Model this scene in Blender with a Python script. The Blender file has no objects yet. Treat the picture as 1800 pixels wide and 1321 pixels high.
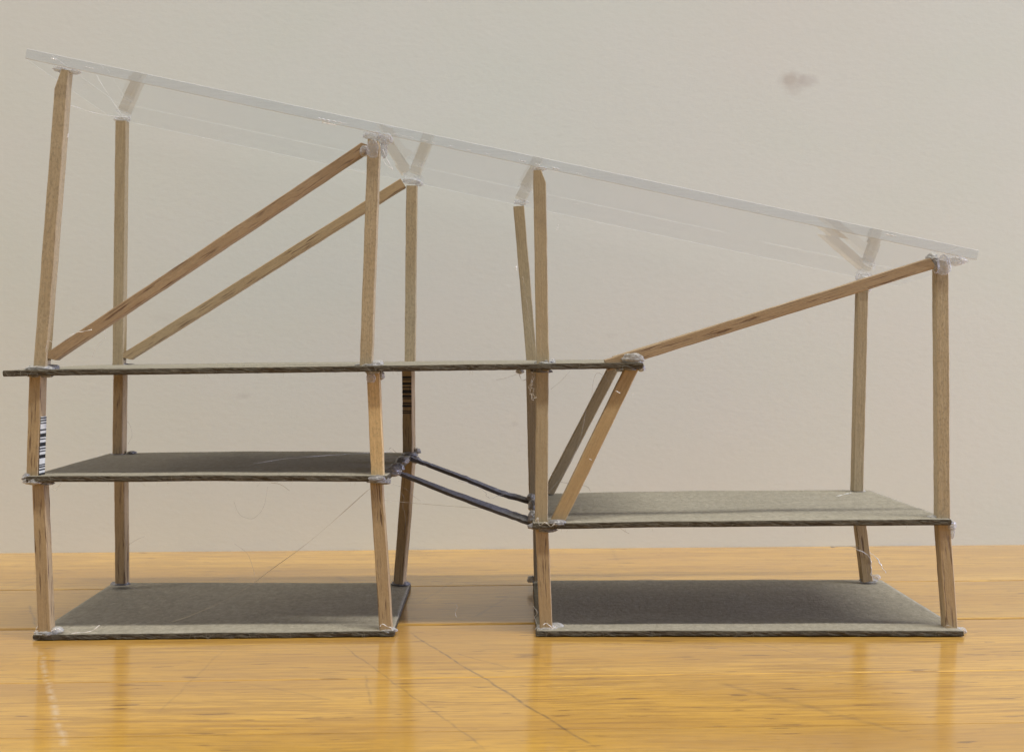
import bpy, bmesh, math, random
from mathutils import Vector, Matrix, noise
R = math.radians
random.seed(7)
SC = bpy.context.scene
COL = SC.collection

# ------------------------------------------------------------------ camera
F = 2100.0            # focal length in photo pixels (photo 1800 wide)
VX, VY = 870.0, 600.0 # vanishing point / horizon in the photo
U = 1/4800.0          # metres per photo pixel at the front plane of the model
D = F*U               # camera distance
H = 519*U             # camera height above the tabletop
cd = bpy.data.cameras.new('camera'); cam = bpy.data.objects.new('camera', cd); COL.objects.link(cam)
cam.location = (0, -D, H); cam.rotation_euler = (R(90), 0, 0)
cd.sensor_fit = 'HORIZONTAL'; cd.sensor_width = 36; cd.lens = F/1800*36
cd.shift_x = (900-VX)/1800; cd.shift_y = -(660.5-VY)/1800
cd.clip_start = 0.01; cd.clip_end = 50
cd.dof.use_dof = True; cd.dof.focus_distance = D*1.03; cd.dof.aperture_fstop = 36
SC.camera = cam

# ------------------------------------------------------------------ light
w = bpy.data.worlds.new('World'); SC.world = w; w.use_nodes = True
bg = w.node_tree.nodes['Background']; bg.inputs[0].default_value = (0.93, 0.92, 0.98, 1); bg.inputs[1].default_value = 0.265
def area(name, loc, target, sx, sy, power, color):
    l = bpy.data.lights.new(name, 'AREA'); l.shape = 'RECTANGLE'; l.size = sx; l.size_y = sy
    l.energy = power; l.color = color
    o = bpy.data.objects.new(name, l); COL.objects.link(o)
    o.location = loc
    if target: o.rotation_euler = (Vector(target)-Vector(loc)).to_track_quat('-Z', 'Y').to_euler()
    return o
# long ceiling fixture, a little in front of the model and to the right
area('ceiling_lamp', (1.5, -1.03, 4.0), None, 4.8, 0.15, 248, (1.0, 0.965, 0.865))
# cool light from a window on the right
area('window_lamp', (2.2, -0.06, 0.22), (0, 0.05, 0.1), 0.95, 0.34, 46, (0.64, 0.69, 1.0))
# soft fill added to stand for weaker room light from the left
area('side_fill', (-2.0, -0.25, 1.05), (0, 0.05, 0.05), 0.9, 0.9, 18, (1.0, 0.96, 0.92))
SC.view_settings.view_transform = 'Standard'; SC.view_settings.look = 'None'
SC.view_settings.exposure = -0.10; SC.view_settings.gamma = 1
SC.cycles.max_bounces = 12; SC.cycles.transparent_max_bounces = 24

# ------------------------------------------------------------------ helpers
def P(px, py, d):
    "point seen at photo pixel (px,py) at d times the distance of the front plane"
    return Vector(((px-VX)*U*d, D*(d-1), H+(VY-py)*U*d))
def fd(px, o=0.0):
    "depth factor of the front plane (turned a little, so the left end is nearer)"
    k = 0.047 if px < VX else 0.010
    return (1+o)/(1-k*(px-VX)/F)
def link(name, me, mats, parent=None, matrix=None, smooth=False):
    o = bpy.data.objects.new(name, me); COL.objects.link(o)
    for m in (mats if isinstance(mats, (list, tuple)) else [mats]): me.materials.append(m)
    if matrix is not None: o.matrix_world = matrix
    if parent is not None: o.parent = parent
    if smooth:
        for p in me.polygons: p.use_smooth = True
    return o
def mesh(name, verts, faces, mi=None):
    me = bpy.data.meshes.new(name); me.from_pydata([tuple(v) for v in verts], [], faces)
    if mi: me.polygons.foreach_set('material_index', mi)
    me.update(); return me

# ------------------------------------------------------------------ materials
class NT:
    def __init__(s, name):
        s.m = bpy.data.materials.new(name); s.m.use_nodes = True
        s.t = s.m.node_tree; s.t.nodes.clear(); s.out = s.n('ShaderNodeOutputMaterial')
    def n(s, t, **kw):
        x = s.t.nodes.new(t)
        for k, v in kw.items(): setattr(x, k, v)
        return x
    def l(s, a, b): s.t.links.new(a, b)
    def val(s, sock, v):
        if isinstance(v, bpy.types.NodeSocket): s.l(v, sock)
        else: sock.default_value = v
    def math(s, op, a, b=0.0, c=None, clamp=False):
        x = s.n('ShaderNodeMath', operation=op); x.use_clamp = clamp
        s.val(x.inputs[0], a); s.val(x.inputs[1], b)
        if c is not None: s.val(x.inputs[2], c)
        return x.outputs[0]
    def mapping(s, vec, scale=(1,1,1), loc=(0,0,0), rot=(0,0,0)):
        x = s.n('ShaderNodeMapping'); s.l(vec, x.inputs[0])
        s.val(x.inputs[1], loc); x.inputs[2].default_value = rot; x.inputs[3].default_value = scale
        return x.outputs[0]
    def noise(s, vec, scale, detail=3, rough=.5, dist=0):
        x = s.n('ShaderNodeTexNoise'); s.l(vec, x.inputs['Vector'])
        x.inputs['Scale'].default_value = scale; x.inputs['Detail'].default_value = detail
        x.inputs['Roughness'].default_value = rough; x.inputs['Distortion'].default_value = dist
        return x.outputs['Fac']
    def ramp(s, fac, stops):
        x = s.n('ShaderNodeValToRGB'); s.l(fac, x.inputs[0]); e = x.color_ramp.elements
        e[0].position = stops[0][0]; e[0].color = tuple(stops[0][1])+(1,)
        e[1].position = stops[-1][0]; e[1].color = tuple(stops[-1][1])+(1,)
        for p, c in stops[1:-1]:
            q = e.new(p); q.color = tuple(c)+(1,)
        return x.outputs[0]
    def fr(s, v, a, b):   # map a..b to 0..1 clamped
        x = s.n('ShaderNodeMapRange'); s.l(v, x.inputs[0]); x.inputs[1].default_value = a; x.inputs[2].default_value = b
        return x.outputs[0]
    def mix(s, fac, a, b, blend='MIX'):
        x = s.n('ShaderNodeMix', data_type='RGBA', blend_type=blend)
        s.val(x.inputs[0], fac)
        s.val(x.inputs[6], a if isinstance(a, bpy.types.NodeSocket) else tuple(a)+(1,))
        s.val(x.inputs[7], b if isinstance(b, bpy.types.NodeSocket) else tuple(b)+(1,))
        return x.outputs[2]
    def bump(s, h, strength, dist, normal=None):
        x = s.n('ShaderNodeBump'); s.l(h, x.inputs['Height'])
        x.inputs['Strength'].default_value = strength; x.inputs['Distance'].default_value = dist
        if normal is not None: s.l(normal, x.inputs['Normal'])
        return x.outputs[0]
    def principled(s, color, rough=.6, normal=None, **kw):
        x = s.n('ShaderNodeBsdfPrincipled')
        s.val(x.inputs['Base Color'], color if isinstance(color, bpy.types.NodeSocket) else tuple(color)+(1,))
        s.val(x.inputs['Roughness'], rough)
        if normal is not None: s.l(normal, x.inputs['Normal'])
        for k, v in kw.items(): s.val(x.inputs[k.replace('_', ' ')], v)
        return x
    def finish(s, shader):
        s.l(shader, s.out.inputs[0]); return s.m
    def objco(s): return s.n('ShaderNodeTexCoord').outputs['Object']
    def rnd(s): return s.n('ShaderNodeObjectInfo').outputs['Random']
    def shifted(s):
        "object coordinates moved by a random amount per object"
        c = s.n('ShaderNodeVectorMath', operation='ADD'); s.l(s.objco(), c.inputs[0])
        k = s.n('ShaderNodeCombineXYZ'); r = s.rnd()
        s.l(s.math('MULTIPLY', r, 3.1), k.inputs[0]); s.l(s.math('MULTIPLY', r, 5.7), k.inputs[1]); s.l(s.math('MULTIPLY', r, 9.3), k.inputs[2])
        s.l(k.outputs[0], c.inputs[1]); return c.outputs[0]

def wood_mat(name, base, dark, streak, speck):
    n = NT(name); v = n.shifted()
    long_ = n.mapping(v, scale=(1, 1, .05))
    fib = n.noise(long_, 1500, 4, .6)
    tone = n.noise(n.mapping(v, scale=(1, 1, .25)), 140, 2)
    dash = n.noise(n.mapping(v, scale=(1, 1, .06)), 1300, 3, .55, .4)
    grit = n.noise(n.mapping(v, scale=(1, 1, .5)), 1500, 3, .75)
    col = n.mix(n.fr(fib, .3, .7), [c*.88 for c in base], [min(1, c*1.10) for c in base])
    col = n.mix(n.math('MULTIPLY', n.fr(tone, .35, .7), .45), col, [base[0]*.88, base[1]*.80, base[2]*.72])
    col = n.mix(n.math('MULTIPLY', n.fr(dash, .56, .66), streak), col, dark)
    col = n.mix(n.math('MULTIPLY', n.fr(grit, .48, .66), speck), col, [c*.62 for c in base])
    col = n.mix(n.math('MULTIPLY', n.math('SUBTRACT', n.rnd(), .5), .3), col, [c*.8 for c in base])
    h = n.math('ADD', n.math('MULTIPLY', fib, .6), n.math('MULTIPLY', grit, .6 if speck > .2 else .25))
    h = n.math('SUBTRACT', h, n.math('MULTIPLY', n.fr(dash, .56, .66), .5*streak))
    return n.finish(n.principled(col, .62, n.bump(h, .8, .00025), Specular_IOR_Level=.35).outputs[0])
M_WOOD = wood_mat('balsa_plain', (.41, .335, .215), (.12, .07, .035), .15, .45)
M_STREAK = wood_mat('balsa_streaky', (.43, .32, .185), (.085, .042, .02), .80, .35)
M_SPECK = wood_mat('balsa_speckled', (.45, .365, .235), (.2, .12, .06), .20, .85)
M_GOLD = wood_mat('balsa_golden', (.66, .49, .26), (.25, .14, .06), .25, .75)
M_BROWN = wood_mat('balsa_brown', (.36, .26, .155), (.10, .05, .024), .85, .35)
M_TAN = wood_mat('balsa_tan', (.44, .315, .165), (.2, .12, .06), .10, .30)

def board_mat(name, base, contrast, layered):
    n = NT(name); v = n.shifted()
    if layered:
        a = n.noise(n.mapping(v, scale=(.2, .2, 1.3)), 1700, 4, .7, .8)
        col = n.ramp(a, [(.32, [c*.42 for c in base]), (.50, base), (.70, [c*1.45 for c in base])])
        h = a; st, di = 1.0, .0006
    else:
        a = n.noise(n.mapping(v, scale=(.45, .30, 1)), 1100, 5, .75, .4)
        b = n.noise(n.mapping(v, scale=(.35, 1, 1)), 130, 4)
        f = n.noise(n.mapping(v, scale=(.12, .22, 1)), 2600, 2)
        col = n.mix(n.fr(a, .3, .7), [c*(1-contrast) for c in base], [c*(1+contrast) for c in base])
        col = n.mix(n.math('MULTIPLY', n.fr(b, .35, .7), .35), col, [base[0]*.80, base[1]*.80, base[2]*.78])
        col = n.mix(n.math('MULTIPLY', n.fr(f, .66, .72), .5), col, [c*1.6 for c in base])
        h = n.math('ADD', a, n.math('MULTIPLY', b, .8)); st, di = .8, .0006
    return n.finish(n.principled(col, .85, n.bump(h, st, di), Specular_IOR_Level=.25).outputs[0])
M_BOARD = board_mat('grey_chipboard', (.305, .281, .226), .27, False)
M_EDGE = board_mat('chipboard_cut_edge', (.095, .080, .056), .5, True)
M_RAIL = board_mat('glue_soaked_chipboard', (.25, .25, .265), .3, False)

M_RAILE = board_mat('glue_soaked_shaded_edge', (.085, .080, .080), .3, False)  # dark cut edge, with the shade below the top face painted in

n = NT('acrylic_face')
geo = n.n('ShaderNodeNewGeometry'); fz = n.n('ShaderNodeFresnel')
ior = n.n('ShaderNodeMix'); n.l(geo.outputs['Backfacing'], ior.inputs[0]); ior.inputs[2].default_value = 1.56; ior.inputs[3].default_value = 1/1.56
n.l(ior.outputs[0], fz.inputs[0])
tr = n.n('ShaderNodeBsdfTransparent'); tr.inputs[0].default_value = (.99, .995, 1, 1)
gl = n.n('ShaderNodeBsdfGlossy'); gl.inputs['Roughness'].default_value = .03
gl.inputs[0].default_value = (.97, .98, 1, 1)
sm = n.noise(n.objco(), 35, 3); n.l(n.bump(sm, .03, .002), gl.inputs['Normal'])
mx = n.n('ShaderNodeMixShader'); n.l(fz.outputs[0], mx.inputs[0]); n.l(tr.outputs[0], mx.inputs[1]); n.l(gl.outputs[0], mx.inputs[2])
M_ACR = n.finish(mx.outputs[0])

n = NT('acrylic_cut_edge')
v = n.objco()
a = n.noise(n.mapping(v, scale=(.05, 1, 1.4)), 900, 4, .6)
tr = n.n('ShaderNodeBsdfTransparent'); tr.inputs[0].default_value = (.90, .92, .95, 1)
pb = n.principled((.42, .435, .46), .12, n.bump(a, .15, .0003), Specular_IOR_Level=.8)
mx = n.n('ShaderNodeMixShader'); n.l(n.math('ADD', n.math('MULTIPLY', n.fr(a, .35, .7), .10), .07), mx.inputs[0])
n.l(tr.outputs[0], mx.inputs[1]); n.l(pb.outputs[0], mx.inputs[2])
M_ACE = n.finish(mx.outputs[0])

n = NT('acrylic_arris')
tr = n.n('ShaderNodeBsdfTransparent'); tr.inputs[0].default_value = (.8, .82, .85, 1)
pb = n.principled((.72, .72, .72), .2, Specular_IOR_Level=1.0)
mx = n.n('ShaderNodeMixShader'); mx.inputs[0].default_value = .55
n.l(tr.outputs[0], mx.inputs[1]); n.l(pb.outputs[0], mx.inputs[2]); M_ACL = n.finish(mx.outputs[0])

def glue_mat(name, opac, col):
    n = NT(name); v = n.shifted()
    a = n.noise(v, 700, 3, .6)
    tr = n.n('ShaderNodeBsdfTransparent'); tr.inputs[0].default_value = (.93, .93, .94, 1)
    pb = n.principled(col, .30, n.bump(a, .06, .0003), Specular_IOR_Level=.6)
    lw = n.n('ShaderNodeLayerWeight'); lw.inputs[0].default_value = .45
    fac = n.math('ADD', n.math('MULTIPLY', lw.outputs['Facing'], .45), n.math('MULTIPLY', n.math('ADD', n.fr(a, .3, .7), .5), opac), clamp=True)
    mx = n.n('ShaderNodeMixShader'); n.l(fac, mx.inputs[0]); n.l(tr.outputs[0], mx.inputs[1]); n.l(pb.outputs[0], mx.inputs[2])
    return n.finish(mx.outputs[0])
M_GLUE = glue_mat('hot_glue', .62, (.42, .41, .395))
M_GLUEC = glue_mat('clear_hot_glue', .24, (.60, .60, .61))
M_GLUED = glue_mat('glue_on_board', .95, (.215, .205, .205))
n = NT('glue_thread')
tr = n.n('ShaderNodeBsdfTransparent'); pb = n.principled((.68, .64, .56), .2, Specular_IOR_Level=1.0)
mx = n.n('ShaderNodeMixShader'); mx.inputs[0].default_value = .45
n.l(tr.outputs[0], mx.inputs[1]); n.l(pb.outputs[0], mx.inputs[2]); M_THREAD = n.finish(mx.outputs[0])
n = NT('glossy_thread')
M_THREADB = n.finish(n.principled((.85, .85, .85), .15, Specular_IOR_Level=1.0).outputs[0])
n = NT('dark_thread')
M_THREADD = n.finish(n.principled((.30, .25, .18), .4).outputs[0])
n = NT('paper_fibre'); M_FIBRE = n.finish(n.principled((.33, .29, .22), .8).outputs[0])
n = NT('black_ink'); M_INK = n.finish(n.principled((.008, .010, .013), .45).outputs[0])
n = NT('pale_sticker'); M_STICK = n.finish(n.principled((.62, .63, .58), .5).outputs[0])

# tabletop: yellow varnished softwood
YAW = math.atan(.047)
def segment_mask(n, xy, a, b, wd, wob):
    "soft line from a to b (tabletop coordinates), wd wide"
    ax, ay = a; bx, by = b; L = math.hypot(bx-ax, by-ay); ux, uy = (bx-ax)/L, (by-ay)/L
    sx, sy = xy
    dx = n.math('SUBTRACT', sx, ax); dy = n.math('SUBTRACT', sy, ay)
    t = n.math('ADD', n.math('MULTIPLY', dx, ux), n.math('MULTIPLY', dy, uy))
    p = n.math('ADD', n.math('SUBTRACT', n.math('MULTIPLY', dx, uy), n.math('MULTIPLY', dy, ux)), wob)
    p = n.math('ABSOLUTE', p)
    m = n.math('SUBTRACT', 1.0, n.math('DIVIDE', p, wd), clamp=True)
    e = n.math('MULTIPLY', n.math('DIVIDE', t, L*.08), 1.0, clamp=True)
    e2 = n.math('MULTIPLY', n.math('DIVIDE', n.math('SUBTRACT', L, t), L*.08), 1.0, clamp=True)
    return n.math('MULTIPLY', m, n.math('MULTIPLY', e, e2))
def tab(px, py):
    d = 519/(py-600.0); q = P(px, py, d)   # point on the tabletop
    return (q.x, q.y)
n = NT('varnished_pine')
g = n.n('ShaderNodeNewGeometry').outputs['Position']
rot = n.mapping(g, rot=(0, 0, -YAW))
kr = n.n('ShaderNodeCombineXYZ'); n.l(n.math('MULTIPLY', n.rnd(), 7), kr.inputs[0]); n.l(n.math('MULTIPLY', n.rnd(), 3), kr.inputs[2])
va = n.n('ShaderNodeVectorMath', operation='ADD'); n.l(rot, va.inputs[0]); n.l(kr.outputs[0], va.inputs[1]); v = va.outputs[0]
warp = n.noise(n.mapping(v, scale=(1.2, 5, 1)), 2.2, 3)
wv = n.n('ShaderNodeVectorMath', operation='ADD'); n.l(v, wv.inputs[0])
kw = n.n('ShaderNodeCombineXYZ'); n.l(n.math('MULTIPLY', warp, .035), kw.inputs[1]); n.l(kw.outputs[0], wv.inputs[1])
gv = wv.outputs[0]
broad = n.noise(n.mapping(gv, scale=(.9, 26, 1)), 1, 3, .55)
rings = n.noise(n.mapping(gv, scale=(20, 560, 1)), 1, 4, .7)
fine = n.noise(n.mapping(gv, scale=(60, 1000, 1)), 1, 3, .75)
blot = n.noise(n.mapping(v, scale=(9, 22, 1)), 1, 3)
fleck = n.noise(n.mapping(v, scale=(70, 420, 1)), 1, 2, .5)
col = n.ramp(broad, [(.32, (.49, .265, .036)), (.50, (.58, .335, .056)), (.68, (.64, .385, .082))])
col = n.mix(n.math('MULTIPLY', n.fr(rings, .50, .60), n.math('ADD', n.math('MULTIPLY', n.rnd(), .35), .35)), col, (.27, .145, .035))
col = n.mix(n.math('MULTIPLY', n.fr(fine, .47, .60), .50), col, (.27, .145, .04))
col = n.mix(n.math('MULTIPLY', n.fr(blot, .50, .70), .45), col, (.34, .19, .065))
big = n.noise(n.mapping(v, scale=(3.2, 9, 1)), 1, 4, .6, .6)
col = n.mix(n.math('MULTIPLY', n.fr(big, .48, .66), .40), col, (.32, .175, .06))
col = n.mix(n.math('MULTIPLY', n.fr(fleck, .66, .72), .75), col, (.14, .075, .03))
col = n.mix(n.math('MULTIPLY', n.math('SUBTRACT', n.rnd(), .3), .35), col, (.50, .27, .07))
sep = n.n('ShaderNodeSeparateXYZ'); n.l(g, sep.inputs[0]); xy = (sep.outputs[0], sep.outputs[1])
wb = n.math('MULTIPLY', n.math('SUBTRACT', n.noise(g, 60, 2), .5), .003)
brk = n.fr(n.noise(g, 220, 2), .38, .55)
scratches = None
for (a, b, wd, s) in [((716, 1108), (1055, 1318), .00075, .85), ((600, 1132), (860, 1321), .0006, .5),
                      ((395, 1140), (275, 1255), .0007, .28), ((430, 1200), (600, 1232), .0008, .3),
                      ((800, 1147), (900, 1174), .0007, .45), ((640, 1185), (652, 1240), .0007, .4),
                      ((1290, 1120), (1420, 1152), .0005, .6), ((1250, 1195), (1600, 1290), .0022, .35),
                      ((0, 1027), (130, 1002), .0018, .3), ((0, 1040), (90, 1017), .0014, .35),
                      ((53, 1062), (64, 1105), .0008, .6), ((735, 1060), (800, 1020), .0012, .3),
                      ((830, 1085), (900, 1045), .0012, .35), ((590, 1012), (612, 1022), .0025, .5),
                      ((370, 1018), (425, 1014), .0022, .45), ((1075, 965), (1085, 985), .002, .25),
                      ((870, 1048), (892, 1048), .0016, .7), ((1730, 1128), (1750, 1128), .0014, .7)]:
    m = n.math('MULTIPLY', segment_mask(n, xy, tab(*a), tab(*b), wd, wb), s)
    scratches = m if scratches is None else n.math('MAXIMUM', scratches, m)
scr = n.math('MULTIPLY', scratches, n.math('ADD', n.math('MULTIPLY', brk, .5), .35))
col = n.mix(scr, col, (.10, .07, .05))
pale = segment_mask(n, xy, tab(70, 1142), tab(115, 1318), .0016, wb)
pale = n.math('MULTIPLY', pale, n.math('MULTIPLY', brk, .45))
col = n.mix(pale, col, (.62, .52, .42))
h = n.math('ADD', n.math('MULTIPLY', rings, -.9), n.math('MULTIPLY', fine, -.4))
nb = n.bump(h, .35, .00018)
wavy = n.noise(n.mapping(v, scale=(30, 90, 1)), 1, 2)
nb2 = n.bump(wavy, .10, .0006, nb)
rr = n.math('ADD', n.math('MULTIPLY', blot, .08), .06)
pb = n.principled(col, .5, nb, Specular_IOR_Level=.3, Coat_Weight=.85, Coat_Roughness=rr, Coat_IOR=1.5)
n.l(nb2, pb.inputs['Coat Normal'])
M_TABLE = n.finish(pb.outputs[0])

# wall: off-white paint with roller texture and one smudge
n = NT('painted_wall')
g = n.n('ShaderNodeNewGeometry').outputs['Position']
b1 = n.noise(n.mapping(g, scale=(1, 1, 1.8)), 14, 3)
b2 = n.noise(n.mapping(g, scale=(1, 1, 2.0)), 260, 4, .6)
b3 = n.noise(g, 5, 2)
col = n.mix(n.fr(b1, .35, .65), (.655, .685, .628), (.668, .690, .642))
col = n.mix(n.math('MULTIPLY', n.fr(b3, .4, .65), .5), col, (.69, .67, .625))
col = n.mix(n.math('MULTIPLY', n.fr(b2, .5, .75), .2), col, (.62, .61, .57))
sep = n.n('ShaderNodeSeparateXYZ'); n.l(g, sep.inputs[0])
def smudge(px, py, rx, ry, amt, c, col):
    q = P(px, py, 1.43)
    dx = n.math('DIVIDE', n.math('SUBTRACT', sep.outputs[0], q.x), rx*U*1.43)
    dz = n.math('DIVIDE', n.math('SUBTRACT', sep.outputs[2], q.z), ry*U*1.43)
    r = n.math('SQRT', n.math('ADD', n.math('MULTIPLY', dx, dx), n.math('MULTIPLY', dz, dz)))
    r = n.math('ADD', r, n.math('MULTIPLY', n.math('SUBTRACT', n.noise(g, 170, 3), .5), 1.1))
    return n.mix(n.math('MULTIPLY', n.math('SUBTRACT', 1.0, n.fr(r, .45, 1.1)), amt), col, c)
col = smudge(1398, 142, 27, 22, .30, (.40, .335, .30), col)
col = smudge(1425, 138, 20, 13, .28, (.42, .37, .35), col)
col = smudge(1392, 136, 14, 12, .25, (.42, .35, .28), col)
for q in [(433, 694, 16, 7, .16), (1068, 730, 9, 5, .12), (905, 745, 8, 5, .15), (1075, 590, 14, 5, .08), (300, 560, 26, 10, .07)]:
    col = smudge(q[0], q[1], q[2], q[3], q[4], (.36, .33, .29), col)
h = n.math('ADD', b2, n.math('MULTIPLY', b1, .4))
M_WALL = n.finish(n.principled(col, .55, n.bump(h, .075, .0010), Specular_IOR_Level=.3).outputs[0])

# ------------------------------------------------------------------ wall and table
ca, sa = math.cos(YAW), math.sin(YAW)
def turned(x, y, z=0): return Vector((x*ca - y*sa, x*sa + y*ca, z))
WY = .4215*D        # distance of the wall behind the front plane
def box(name, x0, x1, y0, y1, z0, z1, m, parent=None, bev=0, segs=2):
    bm = bmesh.new(); bmesh.ops.create_cube(bm, size=1)
    for v in bm.verts:
        v.co = Vector(((x0+x1)/2+v.co.x*(x1-x0), (y0+y1)/2+v.co.y*(y1-y0), (z0+z1)/2+v.co.z*(z1-z0)))
    if bev: bmesh.ops.bevel(bm, geom=bm.edges[:], offset=bev, segments=segs, affect='EDGES', profile=.5)
    me = bpy.data.meshes.new(name); bm.to_mesh(me); bm.free()
    o = link(name, me, m, parent)
    o.rotation_euler = (0, 0, YAW)
    return o
wall = box('wall', -1.3, 1.3, WY+.0012, WY+.08, -.5, 1.5, M_WALL); wall['kind'] = 'structure'
table = bpy.data.objects.new('table', None); COL.objects.link(table)
table['label'] = 'yellow varnished pine tabletop with scratches and plank seams under the model'; table['category'] = 'table'
edges = [(WY+.0012+.0009, .0015), (.0930, .0002), (.0205, .0011), (-.0525, .00003), (-.105, .00003), (-.165, .0003), (-.23, .0003), (-.30, .0003), (-.37, .0003), (-.50, .001)]
for (y1, b1_), (y0, b0_) in zip(edges[:-1], edges[1:]):
    box('plank', -1.25, 1.25, y0+b0_*.6, y1-b1_*.6, -.028, 0, M_TABLE, table, max(b0_, b1_ if y1 < .15 else .0004), 2)

# ------------------------------------------------------------------ the model
model = bpy.data.objects.new('architectural_model', None); COL.objects.link(model)
model['label'] = 'two-part house model of balsa posts, grey chipboard floors and one clear sloping roof'
model['category'] = 'architectural model'
def part(o):
    o.parent = model; return o

# --- floor boards
def board(name, A, B, C_, D_, t, label=None, nx=90, ny=20, sag=0.0, seed=0, mats=None, fuzz=60, inset=.00012):
    "A front left, B front right, C_ back right, D_ back left: top corners"
    V = []; Fc = []; mi = []
    def top(u, v):
        p = (A.lerp(B, u)).lerp(D_.lerp(C_, u), v)
        p = p.copy()
        p.z += sag*(math.sin(math.pi*u))*(.4+.6*v) + noise.noise(Vector((u*5+seed, v*2, 3)))*.00025
        return p
    def jag(u, v, lvl, amp=.00016):
        q = Vector((u*160+seed*9, v*60, lvl*1.7))
        return noise.noise(q)*amp + noise.noise(q*.22)*amp*1.1
    cen = (A+B+C_+D_)/4
    L = 5
    for k in range(2):                      # top and bottom grids
        for j in range(ny+1):
            for i in range(nx+1):
                u, v = i/nx, j/ny; p = top(u, v)
                if k: p.z -= t
                if i in (0, nx) or j in (0, ny):
                    out = Vector(((-1 if i == 0 else 1 if i == nx else 0), (-1 if j == 0 else 1 if j == ny else 0), 0))
                    p += out*(jag(u, v, k*L) - .00012 - (inset if k else 0)); p.z += noise.noise(Vector((u*90, v*40, seed+k*5)))*.00010
                V.append(p)
    N = (nx+1)*(ny+1)
    idx = lambda k, i, j: k*N + j*(nx+1) + i
    for k in range(2):
        for j in range(ny):
            for i in range(nx):
                f = [idx(k,i,j), idx(k,i+1,j), idx(k,i+1,j+1), idx(k,i,j+1)]
                Fc.append(f if k == 0 else f[::-1]); mi.append(0)
    rim = [(i, 0) for i in range(nx)] + [(nx, j) for j in range(ny)] + [(i, ny) for i in range(nx, 0, -1)] + [(0, j) for j in range(ny, 0, -1)]
    rows = [[idx(0, i, j) for i, j in rim]]
    for l in range(1, L):
        row = []
        for (i, j) in rim:
            u, v = i/nx, j/ny; p = top(u, v); p.z -= t*l/L
            out = Vector(((-1 if i == 0 else 1 if i == nx else 0), (-1 if j == 0 else 1 if j == ny else 0), 0))
            p += out*(jag(u, v, l, .00028) + .00005 )
            row.append(len(V)); V.append(p)
        rows.append(row)
    rows.append([idx(1, i, j) for i, j in rim])
    n_ = len(rim)
    for a, b in zip(rows[:-1], rows[1:]):
        for q in range(n_):
            r = (q+1) % n_; Fc.append([a[q], b[q], b[r], a[r]]); mi.append(1)
    o0 = V[0].copy(); V = [p-o0 for p in V]
    o = link(name, mesh(name, V, Fc, mi), mats or [M_BOARD, M_EDGE], model, Matrix.Translation(o0))
    for i, p in enumerate(o.data.polygons): p.use_smooth = (mi[i] == 0)
    if label: o['label'] = label
    if fuzz:                                # paper fibres standing off the cut edge
        rng = random.Random(seed+5); Vf = []; Ff = []
        for _ in range(fuzz):
            u = rng.random(); p = A.lerp(B, u) - o0; p.z -= t*rng.choice([.02, .5, .95, 1.0]); p.y -= .0001
            d = Vector((rng.uniform(-1, 1), -rng.random()*.4, rng.uniform(-1, .35))).normalized(); ln = rng.uniform(.0005, .0024)
            pts = [p]
            for s in range(3):
                d = (d+Vector((rng.uniform(-.5, .5), 0, rng.uniform(-.5, .3)))).normalized(); pts.append(pts[-1]+d*ln/3)
            tube(Vf, Ff, pts, .000022)
        fo = link('paper_fibres', mesh('paper_fibres', Vf, Ff), M_FIBRE, None); fo.parent = o; fo['kind'] = 'stuff'
    return o
def tube(V, Fc, pts, r, sides=5):
    base = len(V); n_ = len(pts)
    for i, p in enumerate(pts):
        a = pts[max(0, i-1)]; b = pts[min(n_-1, i+1)]; t = (b-a)
        t = t.normalized() if t.length > 1e-9 else Vector((0, 0, 1))
        s = t.cross(Vector((0, 1, 0.13))).normalized(); q = s.cross(t)
        rr = r(i/(n_-1)) if callable(r) else r
        for k in range(sides):
            an = 2*math.pi*k/sides; V.append(p + (s*math.cos(an)+q*math.sin(an))*rr)
    for i in range(n_-1):
        for k in range(sides):
            a = base+i*sides+k; b = base+i*sides+(k+1) % sides
            Fc.append([a, b, b+sides, a+sides])
    Fc.append([base+k for k in range(sides)][::-1]); Fc.append([base+(n_-1)*sides+k for k in range(sides)])

TB = 10.5*U      # board thickness
def on_table(px, py, lift=TB):
    "top corner of a board lying on the table, seen at px,py"
    d = (519*U-lift)/U/(py-600.0); return P(px, py, d)
board('base_board', on_table(58, 1115), on_table(692, 1108.5), on_table(722, 1024), on_table(199, 1023), TB, seed=1,
      label='left base board lying on the table', inset=.0012)
board('base_board', on_table(943, 1108.5), on_table(1694, 1108.5), on_table(1550, 1019), on_table(937, 1020), TB, seed=2,
      label='right base board lying on the table', inset=.0012, sag=.0003)
mf, mb = 0.0, .203
board('floor_board', P(46, 837, fd(46)), P(680, 836, fd(680)), P(729, 795.5, fd(729, mb)), P(192, 796.5, fd(192, mb)), TB, seed=3,
      label='left middle floor board', sag=.0008)
board('floor_board', P(936, 919, fd(936)), P(1672, 912.5, fd(1672)), P(1529, 861, fd(1529, mb)), P(934, 867, fd(934, mb)), TB, seed=4,
      label='right middle floor board', sag=.0004)
board('floor_board', P(5, 651, fd(5)), P(1130, 637, fd(1130, .0)), P(1086, 631.5, fd(1086, mb)), P(152, 641.5, fd(152, mb)), TB, seed=5,
      label='long upper floor board across both halves', nx=140, sag=.0002, fuzz=110)

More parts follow.
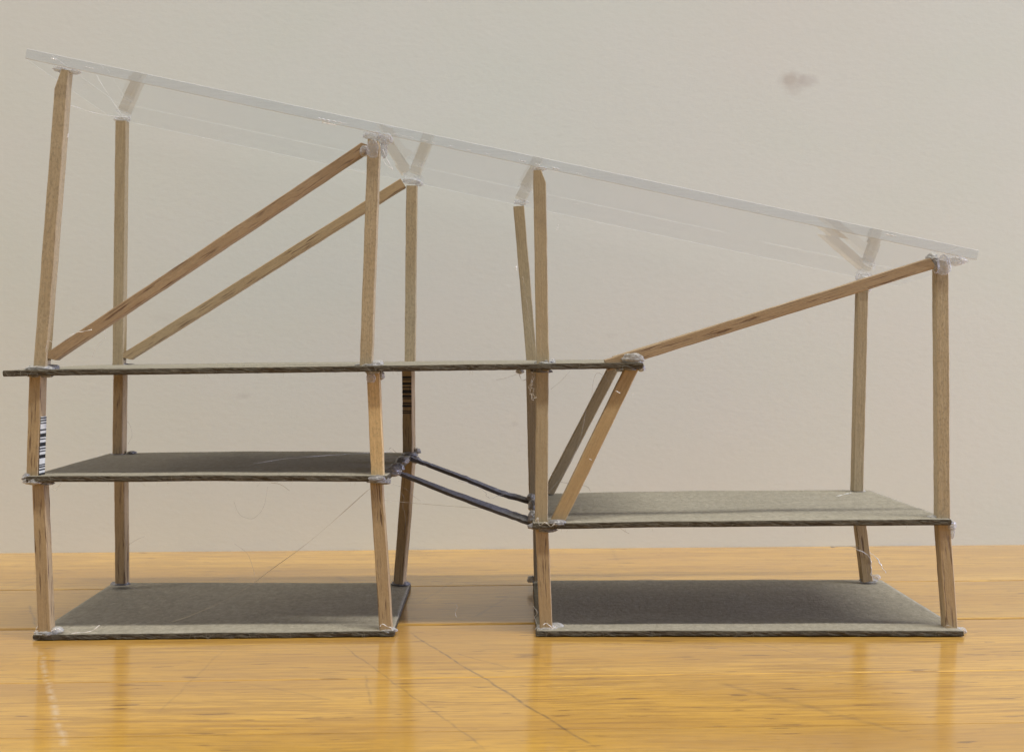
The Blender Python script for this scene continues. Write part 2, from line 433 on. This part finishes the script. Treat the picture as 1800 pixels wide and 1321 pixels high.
# --- sticks
SW = 22.3*U
def stick(name, p0, p1, wd=SW, dp=SW, twist=0.0, mat=M_WOOD, top=None, cut0=None, cut1=None, seed=0, label=None):
    """square stick from p0 to p1 (centres); top=(h, left inset, right inset) chamfers the upper end;
    cut0/cut1: slope dz/dx of the end cuts in world space"""
    ax = p1-p0; L = ax.length; z = ax.normalized()
    y = Vector((math.sin(twist), math.cos(twist), 0)); y = (y - z*y.dot(z)).normalized(); x = y.cross(z)
    M = Matrix((x, y, z)).transposed().to_4x4(); M.translation = p0
    rng = random.Random(seed+int(L*1e6)); c = .00028; V = []; Fc = []
    nseg = max(4, int(L/.004)); ts = [i/nseg*L for i in range(nseg+1)]
    if top: ts = [t for t in ts if t < L-top[0]-.0005] + [L-top[0], L]
    sd = rng.uniform(0, 50)
    for k, t in enumerate(ts):
        xl, xr = -wd/2, wd/2
        if top and k == len(ts)-1: xl += top[1]; xr -= top[2]
        xl += noise.noise(Vector((t*160, sd, 0)))*.00013 + noise.noise(Vector((t*30, sd, 4)))*.00012
        xr += noise.noise(Vector((t*160, sd, 9)))*.00013 + noise.noise(Vector((t*30, sd, 5)))*.00012
        yf, yb = -dp/2+noise.noise(Vector((t*120, sd, 20)))*.0001, dp/2
        cc = c*(1+.4*noise.noise(Vector((t*300, sd, 33))))
        pts = [(xl+cc, yf), (xr-cc, yf), (xr, yf+cc), (xr, yb-cc), (xr-cc, yb), (xl+cc, yb), (xl, yb-cc), (xl, yf+cc)]
        for (a, b) in pts:
            dz = 0
            if k == 0 and cut0 is not None: dz = a*cut0
            if k == len(ts)-1 and cut1 is not None: dz = a*cut1
            V.append((a, b, t+dz))
    for k in range(len(ts)-1):
        for q in range(8):
            a = k*8+q; b = k*8+(q+1) % 8; Fc.append([a, b, b+8, a+8])
    Fc.append(list(range(8))[::-1]); Fc.append([(len(ts)-1)*8+q for q in range(8)])
    o = link(name, mesh(name, V, Fc), mat, None, M); o.parent = model
    if label: o['label'] = label
    return o
h2 = SW/2
FO, BO = 0.006, 0.187           # depth offsets of the front faces of the two post rows
def post(b, t, back=False, off=None, **kw):
    o = (BO if back else FO) if off is None else off
    w0 = kw.pop('w', None)
    def c(p): 
        d = fd(p[0], o); q = P(p[0], p[1], d); q.y += h2; return q
    return stick('post', c(b), c(t), **kw)
RS = -math.tan(R(12))           # roof slope
px = lambda a: a*U
posts = {}
# front row
posts['A1'] = post((78, 1110), (66.5, 846), mat=M_STREAK, twist=R(0))
posts['A2'] = post((57.5, 838), (63, 660), mat=M_STREAK, twist=R(7), label='post with a barcode on its right side')
posts['A3'] = post((69, 652), (109.5, 122), mat=M_SPECK, top=(px(34), px(9), px(0)), cut1=-.1)
posts['B1'] = post((678, 1108), (661, 846), mat=M_STREAK)
posts['B2'] = post((663.5, 838), (656, 653), mat=M_GOLD)
posts['B3'] = post((643, 645), (657, 246), mat=M_SPECK, cut1=-.22, top=(px(14), px(0), px(3)))
posts['C1'] = post((960.5, 1108), (953, 929), mat=M_STREAK)
posts['C2'] = post((952, 919), (953.5, 650), mat=M_WOOD)
posts['C3'] = post((954.5, 641), (948.5, 299), mat=M_WOOD, top=(px(22), px(1), px(8)))
posts['D1'] = post((1673, 1108), (1660, 922), mat=M_STREAK)
posts['D2'] = post((1660, 914), (1657, 458), mat=M_SPECK, cut1=-.15)
# back row
posts['a1'] = post((212, 1025), (210, 806), True, mat=M_STREAK, twist=R(6))
posts['a2'] = post((207, 797.5), (209, 650), True, mat=M_STREAK, twist=R(7))
posts['a3'] = post((207, 641), (212, 212), True, mat=M_WOOD)
posts['b1'] = post((702, 1026), (719, 806), True, mat=M_STREAK, twist=R(13))
posts['b2'] = post((718.5, 797), (717.5, 648), True, mat=M_STREAK, twist=R(14), label='rear post with a barcode across its front')
posts['b3'] = post((720.5, 639), (723.5, 326), True, mat=M_SPECK)
posts['c1'] = post((948.5, 1021), (945.5, 876), True, mat=M_WOOD)
posts['c2'] = post((939.5, 869), (934.5, 646), True, mat=M_WOOD)
posts['c3'] = post((935.5, 637), (912, 362), True, mat=M_WOOD)
posts['d1'] = post((1526, 1022), (1508, 870), True, mat=M_STREAK)
posts['d2'] = post((1509, 863), (1518, 499), True, mat=M_WOOD)

def slanted(name, b, t, o, mat, **kw):
    def c(p):
        q = P(p[0], p[1], fd(p[0], o)); q.y += h2; return q
    return stick(name, c(b), c(t), mat=mat, **kw)
slanted('brace', (84, 630), (646, 255), FO+.0015, M_BROWN, wd=19.5*U, cut0=.9, cut1=.75, label='long front brace rising to the right')
slanted('brace', (218, 629), (708, 321), BO, M_STREAK, wd=20*U, cut0=.9, label='long rear brace rising to the right')
slanted('brace', (1066, 642), (1641, 462), .003, M_BROWN, wd=20.5*U, cut1=.35, label='front brace from the upper floor to the right post')
slanted('brace', (1080, 633.5), (1513, 501), BO+.0005, M_STREAK, wd=18*U, label='rear brace hidden behind the front one')
slanted('strut', (982, 914), (1111, 648), FO+.002, M_TAN, cut0=.45, cut1=.45, wd=23*U, label='front strut leaning to the right')
slanted('strut', (964, 868), (1080, 645), BO, M_WOOD, cut0=.45, cut1=.45, label='rear strut leaning to the right')

# --- barcodes
def bars(post_o, rows, face, ink_parent_pale, w, width_frac=.97):
    "rows: (z0,z1) in metres along the post, dark bars printed on a face"
    V = []; Fc = []; mi = []
    def quad(z0, z1, lift, m, wf=1.0):
        b = len(V); a = (w*width_frac*wf-.0003)/2
        if face == 'front': pts = [(-a, -w/2-lift, z0), (a, -w/2-lift, z0), (a, -w/2-lift, z1), (-a, -w/2-lift, z1)]
        else: pts = [(w/2+lift, -a, z0), (w/2+lift, a, z0), (w/2+lift, a, z1), (w/2+lift, -a, z1)]
        V.extend(pts); Fc.append([b, b+1, b+2, b+3]); mi.append(m)
    lo = min(r[0] for r in rows)-.0004; hi = max(r[1] for r in rows)+.0003
    if ink_parent_pale: quad(lo, hi, .00022, 1)
    for a, b in rows: quad(a, b, .00028, 0)
    o = link('barcode', mesh('barcode', V, Fc, mi), [M_INK, M_STICK], None); o.parent = post_o
    return o
# bar positions read from the photo (y of each bar, in pixels), turned into heights on the post
def rows_from(yl, y_bottom, scale): return [((y_bottom-b)*U*scale, (y_bottom-a)*U*scale) for a, b in yl]
yl = [(732.5,735), (737,739.5), (742,744), (753.5,756), (761,767.5), (770,772), (777,784), (786.5,789), (791.5,793.5), (798.5,805), (815.5,817.5), (819,821.5), (824,826.5), (831,835)]
bars(posts['A2'], rows_from(yl, 838, fd(60)), 'side', True, SW)
yl = [(661,664.5), (666,667.5), (672,676), (679.5,681.5), (685,691), (694,698), (699.5,701), (707.5,709.5), (711.5,715), (721.5,723), (724.8,726.3)]
bars(posts['b2'], rows_from(yl, 797, fd(718, BO)), 'front', False, SW)

# --- clear roof
def roof():
    # corners at the underside and top of the front edge, and the underside at the back
    fl_b, fl_t = P(44, 103, fd(44)), P(46, 86.5, fd(46))
    fr_b, fr_t = P(1717, 457, fd(1717)), P(1722, 438.5, fd(1722))
    bl_b = P(197, 208, fd(197, .220)); br_b = P(1578, 503, fd(1578, .208))
    up = Vector(((fl_t-fl_b) + (fr_t-fr_b)))/2
    bl_t, br_t = bl_b+up, br_b+up
    fl_t = fl_b+up; fr_t = fr_b+up
    V = [fl_b, fr_b, br_b, bl_b, fl_t, fr_t, br_t, bl_t]; o0 = fl_b.copy(); V = [v-o0 for v in V]
    Fc = [[3, 2, 1, 0], [4, 5, 6, 7], [0, 1, 5, 4], [1, 2, 6, 5], [2, 3, 7, 6], [3, 0, 4, 7]]
    me = mesh('roof_sheet', V, Fc, [0, 0, 1, 0, 0, 0])
    bm = bmesh.new(); bm.from_mesh(me)
    bm.verts.ensure_lookup_table()
    keep = {(0, 1), (4, 5), (2, 3), (0, 3), (1, 2)}
    eg = [e for e in bm.edges if tuple(sorted(v.index for v in e.verts)) in keep]
    bmesh.ops.bevel(bm, geom=eg, offset=.00015, segments=1, affect='EDGES', material=2)
    bm.to_mesh(me); bm.free()
    o = link('roof_sheet', me, [M_ACR, M_ACE, M_ACL], None, Matrix.Translation(o0)); o.parent = model
    return o
roof()

# --- bridge rails (glue-soaked chipboard strips)
def rail(pts, o0, thick, depth, label, tilt=5):
    "pts: (px, py of the upper front edge, depth offset)"
    V = []; Fc = []; n_ = 28
    def at(t):
        s = t*(len(pts)-1); i = min(int(s), len(pts)-2); f = s-i
        a, b = pts[i], pts[i+1]; f2 = f
        return P(a[0]+(b[0]-a[0])*f2, a[1]+(b[1]-a[1])*f2, fd(a[0], a[2])+(fd(b[0], b[2])-fd(a[0], a[2]))*f2)
    for k in range(n_+1):
        t = k/n_; p = at(t); j = noise.noise(Vector((t*25, o0, 0)))*.00018; j2 = noise.noise(Vector((t*25, o0, 7)))*.00022
        th = thick*(1+.12*noise.noise(Vector((t*8, o0, 3))))
        lift = tilt*U*t**.6; p.z -= lift
        V += [p+Vector((0, j, j2)), p+Vector((0, depth+j2, lift+j*1.5)), p+Vector((-.0003, depth+j, lift-th)), p+Vector((-.0003, j2, -th+j))]
    for k in range(n_):
        for q in range(4):
            a = k*4+q; b = k*4+(q+1) % 4; Fc.append([a, b, b+4, a+4])
    mi = [0 if q == 0 else 1 for k in range(n_) for q in range(4)]+[1, 1]
    Fc.append([3, 2, 1, 0]); Fc.append([n_*4+q for q in range(4)])
    c0 = V[0].copy(); V = [v-c0 for v in V]
    o = link('ramp_rail', mesh('ramp_rail', V, Fc, mi), [M_RAIL, M_RAILE], None, Matrix.Translation(c0)); o.parent = model; o['label'] = label
rail([(697, 827, .035), (730, 838, .035), (790, 861, .033), (850, 882, .032), (905, 901, .03), (934, 910, .03)], 1.0, 5.5*U, 15*U, 'nearer bridge strip between the two middle floors', 9)
rail([(723, 803, .165), (760, 816, .165), (820, 838, .16), (880, 862, .16), (934, 877, .16)], 2.0, 6.5*U, 16*U, 'farther bridge strip between the two middle floors')

# --- glue blobs
def blob(px_, py_, o, rx, ry, rz, mat=M_GLUE, seed=0, rough=.19, flat=0.0, tilt=0.0):
    bm = bmesh.new(); bmesh.ops.create_icosphere(bm, subdivisions=4, radius=1)
    s = seed*3.7+px_*.13
    for v in bm.verts:
        n_ = v.co.normalized()
        r = 1 + rough*noise.noise(n_*1.6+Vector((s, 0, 0))) + rough*.7*noise.noise(n_*3.7+Vector((s, 5, 0))) 
        v.co = n_*r
        if flat and v.co.z < 0: v.co.x *= 1+flat*min(1, -v.co.z*1.5); v.co.y *= 1+flat*min(1, -v.co.z*1.5)
        v.co = Vector((v.co.x*rx*U, v.co.y*ry*U, v.co.z*rz*U))
    me = bpy.data.meshes.new('glue_blob'); bm.to_mesh(me); bm.free()
    M = Matrix.Translation(P(px_, py_, fd(px_, o))) @ Matrix.Rotation(tilt, 4, 'Y')
    q = link('glue_blob', me, mat, None, M, smooth=True); q.parent = model
    return q
f, b = FO+.005, BO+.006
BL = [ # px, py, off, rx, ry, rz, mat
 (82,1110,f,19,16,5,M_GLUEC), (99,1106,f,12,12,5,M_GLUEC), (681,1106,f,17,15,5,M_GLUEC), (962,1105,f,20,15,7.5,M_GLUEC), (978,1101,f+.006,14,12,7,M_GLUEC),
 (1672,1105,f,18,15,5,M_GLUEC), (1690,1107,f,9,10,5,M_GLUEC),
 (212,1024,b,19,13,4.5,M_GLUED), (704,1024,b,19,13,5,M_GLUED), (934,1017,b,8,9,7,M_GLUE), (1526,1019,b,19,13,5,M_GLUEC), (1540,1014,b,9,8,6,M_GLUEC),
 (57,845,f-.008,14,7,6.5,M_GLUE), (48,838,f-.003,8,10,7,M_GLUED), (80,848,f,15,12,4,M_GLUED), (209,798,b,16,12,3.5,M_GLUED), (232,794.5,b,9,8,3,M_GLUED),
 (663,842,f-.0095,17,9,7.5,M_GLUED), (677,845,f-.005,10,10,6,M_GLUED), (689,828,f+.02,15,14,9,M_GLUED), (697,820,f+.04,13,13,8,M_GLUED), (708,808,f+.09,12,20,7,M_GLUED),
 (720,798,b-.01,17,14,5,M_GLUED), (733,792,b,8,8,5.5,M_GLUE), (731,808,b-.02,10,10,7,M_GLUED),
 (934,874,b-.03,10,14,8,M_GLUED), (937,888,f+.08,9,20,12,M_GLUED), (936,908,f+.02,8,14,12,M_GLUED), (945,924,f-.006,17,10,6,M_GLUED), (962,930,f-.004,16,10,5,M_GLUED),
 (979,918,f-.008,17,8,6,M_GLUED), (1508,862,b,15,11,2.5,M_GLUEC), (1640,910,f+.002,10,10,5,M_GLUE), (1660,917,f-.006,15,6,4,M_GLUED), (1672,922,f-.003,8,10,10,M_GLUEC), (1674,934,f-.003,4,5,12,M_GLUEC),
 (70,646,f,24,14,5,M_GLUE), (88,645,f+.003,16,11,5,M_GLUED), (70,659,f,22,12,5,M_GLUED), (212,640,b,17,12,3,M_GLUE), (228,641,b,12,9,2.5,M_GLUED),
 (645,642,f,20,12,5,M_GLUE), (662,638,f,12,10,5,M_GLUEC), (655,648,f-.008,14,7,9,M_GLUED), (671,659,f,5,8,8,M_GLUE), (652,664,f-.009,8,3,9,M_GLUEC), (721,637,b,18,12,3,M_GLUE),
 (722,648,b,13,10,3.5,M_GLUED), (934,637,b,14,10,3.5,M_GLUE), (956,636,f,16,12,5.5,M_GLUE), (970,635,f,6,8,5,M_GLUEC), (914,652,f+.03,7,8,5,M_GLUE), (950,652,f,20,12,4,M_GLUED),
 (1112,629,f-.008,19,6,9,M_GLUE), (1122,634,f-.006,9,8,8,M_GLUE), (1127,646,f,7,8,6.5,M_GLUE), (1092,650,b-.06,10,16,4,M_GLUE), (1108,648,f,12,10,4,M_GLUED),
 # under the roof
 (124,126,f,20,10,5,M_GLUEC), (107,122,f,14,10,4,M_GLUEC), (215,209,b,17,11,6.5,M_GLUEC), (655,238,f,17,10,7,M_GLUEC), (676,244,f+.004,14,10,10,M_GLUEC), (675,262,f+.006,6,6,17,M_GLUEC),
 (724,318,b,19,11,7,M_GLUEC), (737,323,b,8,7,5,M_GLUEC), (917,355,b,15,10,6.5,M_GLUEC), (948,297,f,14,10,4,M_GLUEC), (1517,487,b,17,12,10,M_GLUEC), (1520,507,b-.004,15,11,8,M_GLUEC),
 (1638,452,f-.002,10,11,7,M_GLUE), (1645,466,f-.006,6,6,14,M_GLUEC), (1659,466,f-.0085,12,3,18,M_GLUEC), (1680,458,f,17,12,9,M_GLUEC), (641,266,f-.004,9,7,9,M_GLUEC), (655,262,f-.009,10,2,16,M_GLUEC)]
for i, q in enumerate(BL):
    blob(*q[:6], mat=q[6], seed=i, flat=.25 if q[6] is not M_GLUEC else .1)

# --- glue threads
def thread(pts, o, r=.00011, mat=M_THREAD, curl=0.0, name='glue_thread'):
    "smooth tube through photo points; o = depth offset or a pair of end offsets"
    if not isinstance(o, tuple): o = (o, o)
    K = []; n_ = len(pts)
    for i, p in enumerate(pts):
        t = i/(n_-1); K.append(P(p[0], p[1], fd(p[0], o[0]+(o[1]-o[0])*t)))
    out = []
    for i in range(n_-1):
        a = K[max(0, i-1)]; b_ = K[i]; c = K[i+1]; d = K[min(n_-1, i+2)]
        for s in range(8):
            t = s/8
            out.append(.5*((2*b_)+(c-a)*t+(2*a-5*b_+4*c-d)*t*t+(3*b_-a-3*c+d)*t**3))
    out.append(K[-1])
    if curl: out = [p+Vector((noise.noise(p*900), noise.noise(p*700+Vector((3, 0, 0))), noise.noise(p*900+Vector((0, 9, 0)))))*curl for p in out]
    c0 = out[0].copy(); V = []; Fc = []
    tube(V, Fc, [p-c0 for p in out], (lambda t: r*(.75+.45*math.sin(t*17+pts[0][0]))) if r > .00008 else r, 6)
    q = link(name, mesh(name, V, Fc), mat, None, Matrix.Translation(c0), smooth=True); q.parent = model
    return q
thread([(652,857), (640,867), (610,894), (575,925), (530,962), (480,998), (430,1035), (380,1062), (330,1083), (300,1093)], (-.004, .03), .000085, M_THREADD)
thread([(118,184), (140,190), (160,197), (185,202), (212,206)], (.02, .19), .00011, M_THREADB)
thread([(610,299), (622,300), (635,304), (645,306)], .21, .00011, M_THREADB)
thread([(664,877), (690,880), (730,884), (780,888), (830,892), (870,895)], (.02, .05), .00007)
thread([(919,486), (924,520), (931,560), (937,600), (942,634)], .01, .00011, M_THREAD)
thread([(1030,722), (1020,770), (1005,805), (985,840), (964,864)], (.17, .17), .0001, M_THREAD)
thread([(411,880), (416,895), (421,903), (428,908), (443,911), (455,903), (464,889), (468,872), (470,855)], .1, .00005)
thread([(476,848), (490,850), (500,855), (509,862)], .0, .00007, M_THREADD)
thread([(412,955), (435,973), (445,1000), (448,1010)], .1, .00005)
thread([(1460,961), (1495,960), (1522,966), (1540,980), (1550,995), (1557,1005)], .19, .00022, M_THREADB, .0004)
thread([(1500,962), (1525,975), (1531,990), (1530,1012)], .186, .00016, M_THREADB, .0006)
thread([(225,1030), (250,1038), (280,1043), (302,1044)], .18, .00012, M_THREAD)
thread([(445,815), (500,806), (560,801), (620,797), (690,794)], (.03, .17), .0001, M_THREAD)
thread([(65,1112), (63,1106), (66,1100)], -.002, .0002, M_THREAD)
thread([(125,1113), (140,1111), (155,1110), (165,1106), (175,1098)], .0, .00016, M_THREADB)
thread([(108,1109), (125,1110), (140,1111)], .0, .00012, M_THREAD)
thread([(90,1108), (96,1105), (102,1104), (108,1108)], .0, .00016, M_THREADB)
thread([(118,593), (132,585), (148,582), (162,579)], -.003, .00012, M_THREADB, .0002)
thread([(80,620), (82,605), (84,598), (92,601)], -.002, .0001, M_THREAD)
thread([(162,628), (168,612), (178,600), (185,592), (185,578)], .0, .00007, M_THREAD)
thread([(683,790), (688,787), (697,795), (712,797)], .15, .00009, M_THREAD, .0003)
thread([(222,738), (229,748), (232,765), (225,780)], .18, .00006)
thread([(226,957), (240,948), (255,942)], .18, .00006)
thread([(805,845), (830,852), (850,862), (860,875), (880,870), (897,864)], (.1, .15), .00007, M_THREAD, .0005)
thread([(912,656), (918,668), (928,664), (935,655), (925,650)], .0, .00009, M_THREADD)
thread([(937,660), (930,680), (935,695), (940,700), (935,680), (938,665), (932,690), (938,703)], .0, .00008, M_THREAD, .0012)
thread([(968,684), (985,670), (1002,652)], .02, .00005)
thread([(1040,700), (1043,670), (1050,655), (1062,662), (1075,676)], .05, .00006, M_THREAD)
thread([(872,668), (895,662), (915,655)], .02, .00005)
thread([(984,845), (992,848), (1030,854), (1038,864)], .1, .00006, M_THREADD)
thread([(1090,928), (1100,934), (1106,937)], .0, .00006, M_THREADD)
thread([(86,850), (95,858), (104,853), (108,848)], .0, .00006)
thread([(88,856), (98,862), (106,850)], .0, .00005)
thread([(1470,872), (1490,867), (1496,866)], .15, .00018, M_THREADB)
thread([(1425,873), (1450,874), (1476,871)], .13, .00009, M_THREAD)
thread([(673,262), (680,280), (688,293), (690,300)], .0, .00014, M_THREADB)
thread([(672,275), (677,288), (688,296)], .0, .00011, M_THREADB)
thread([(120,235), (119,242)], .0, .0002, M_THREADB)
thread([(981,395), (980,402), (977,404)], .05, .00012, M_THREADB)
thread([(1007,359), (1017,359)], .05, .00008, M_THREADB)
thread([(908,466), (907,473), (908,475)], .0, .00025, M_THREADB)
thread([(1083,687), (1090,691)], -.001, .0002, M_THREADB)
thread([(1113,691), (1111,696)], .0, .00012, M_THREADB)
thread([(1036,806), (1040,808)], -.001, .00012, M_THREADB)
thread([(803,1085), (800,1075), (804,1066), (801,1062)], .05, .0001, M_THREAD)
thread([(943,1095), (940,1085), (944,1075), (938,1066)], -.002, .00008, M_THREAD, .0005)
thread([(690,850), (712,858), (725,870), (740,880)], .08, .00005)
thread([(705,865), (710,875), (708,890), (712,905), (713,940)], .17, .00006, M_THREAD, .0003)
thread([(940,920), (945,910), (950,922), (960,918), (968,924), (975,920)], -.004, .00022, M_THREAD, .0006)
thread([(668,1100), (672,1096), (680,1100), (688,1103), (690,1108)], -.003, .00014, M_THREADB)
thread([(955,1098), (960,1095), (968,1100), (972,1104), (978,1099)], -.006, .00016, M_THREADB, .0004)
thread([(1660,1103), (1665,1098), (1676,1103), (1684,1108)], -.004, .00012, M_THREAD)

# lamp glints along the roof's lower front edge, added as short white threads
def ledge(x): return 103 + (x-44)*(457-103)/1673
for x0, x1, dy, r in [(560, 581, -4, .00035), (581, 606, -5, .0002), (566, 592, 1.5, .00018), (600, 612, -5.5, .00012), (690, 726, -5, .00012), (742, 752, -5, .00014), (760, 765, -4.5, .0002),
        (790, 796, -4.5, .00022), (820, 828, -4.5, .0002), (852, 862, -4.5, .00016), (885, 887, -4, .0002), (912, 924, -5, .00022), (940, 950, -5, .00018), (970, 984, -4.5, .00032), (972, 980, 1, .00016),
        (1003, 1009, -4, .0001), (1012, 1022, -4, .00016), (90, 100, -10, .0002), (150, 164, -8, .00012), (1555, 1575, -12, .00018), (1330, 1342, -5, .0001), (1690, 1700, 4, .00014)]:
    thread([(x0, ledge(x0)+dy), ((x0+x1)/2, ledge((x0+x1)/2)+dy+.4), (x1, ledge(x1)+dy)], -.0012, r, M_THREADB, name='roof_glint')
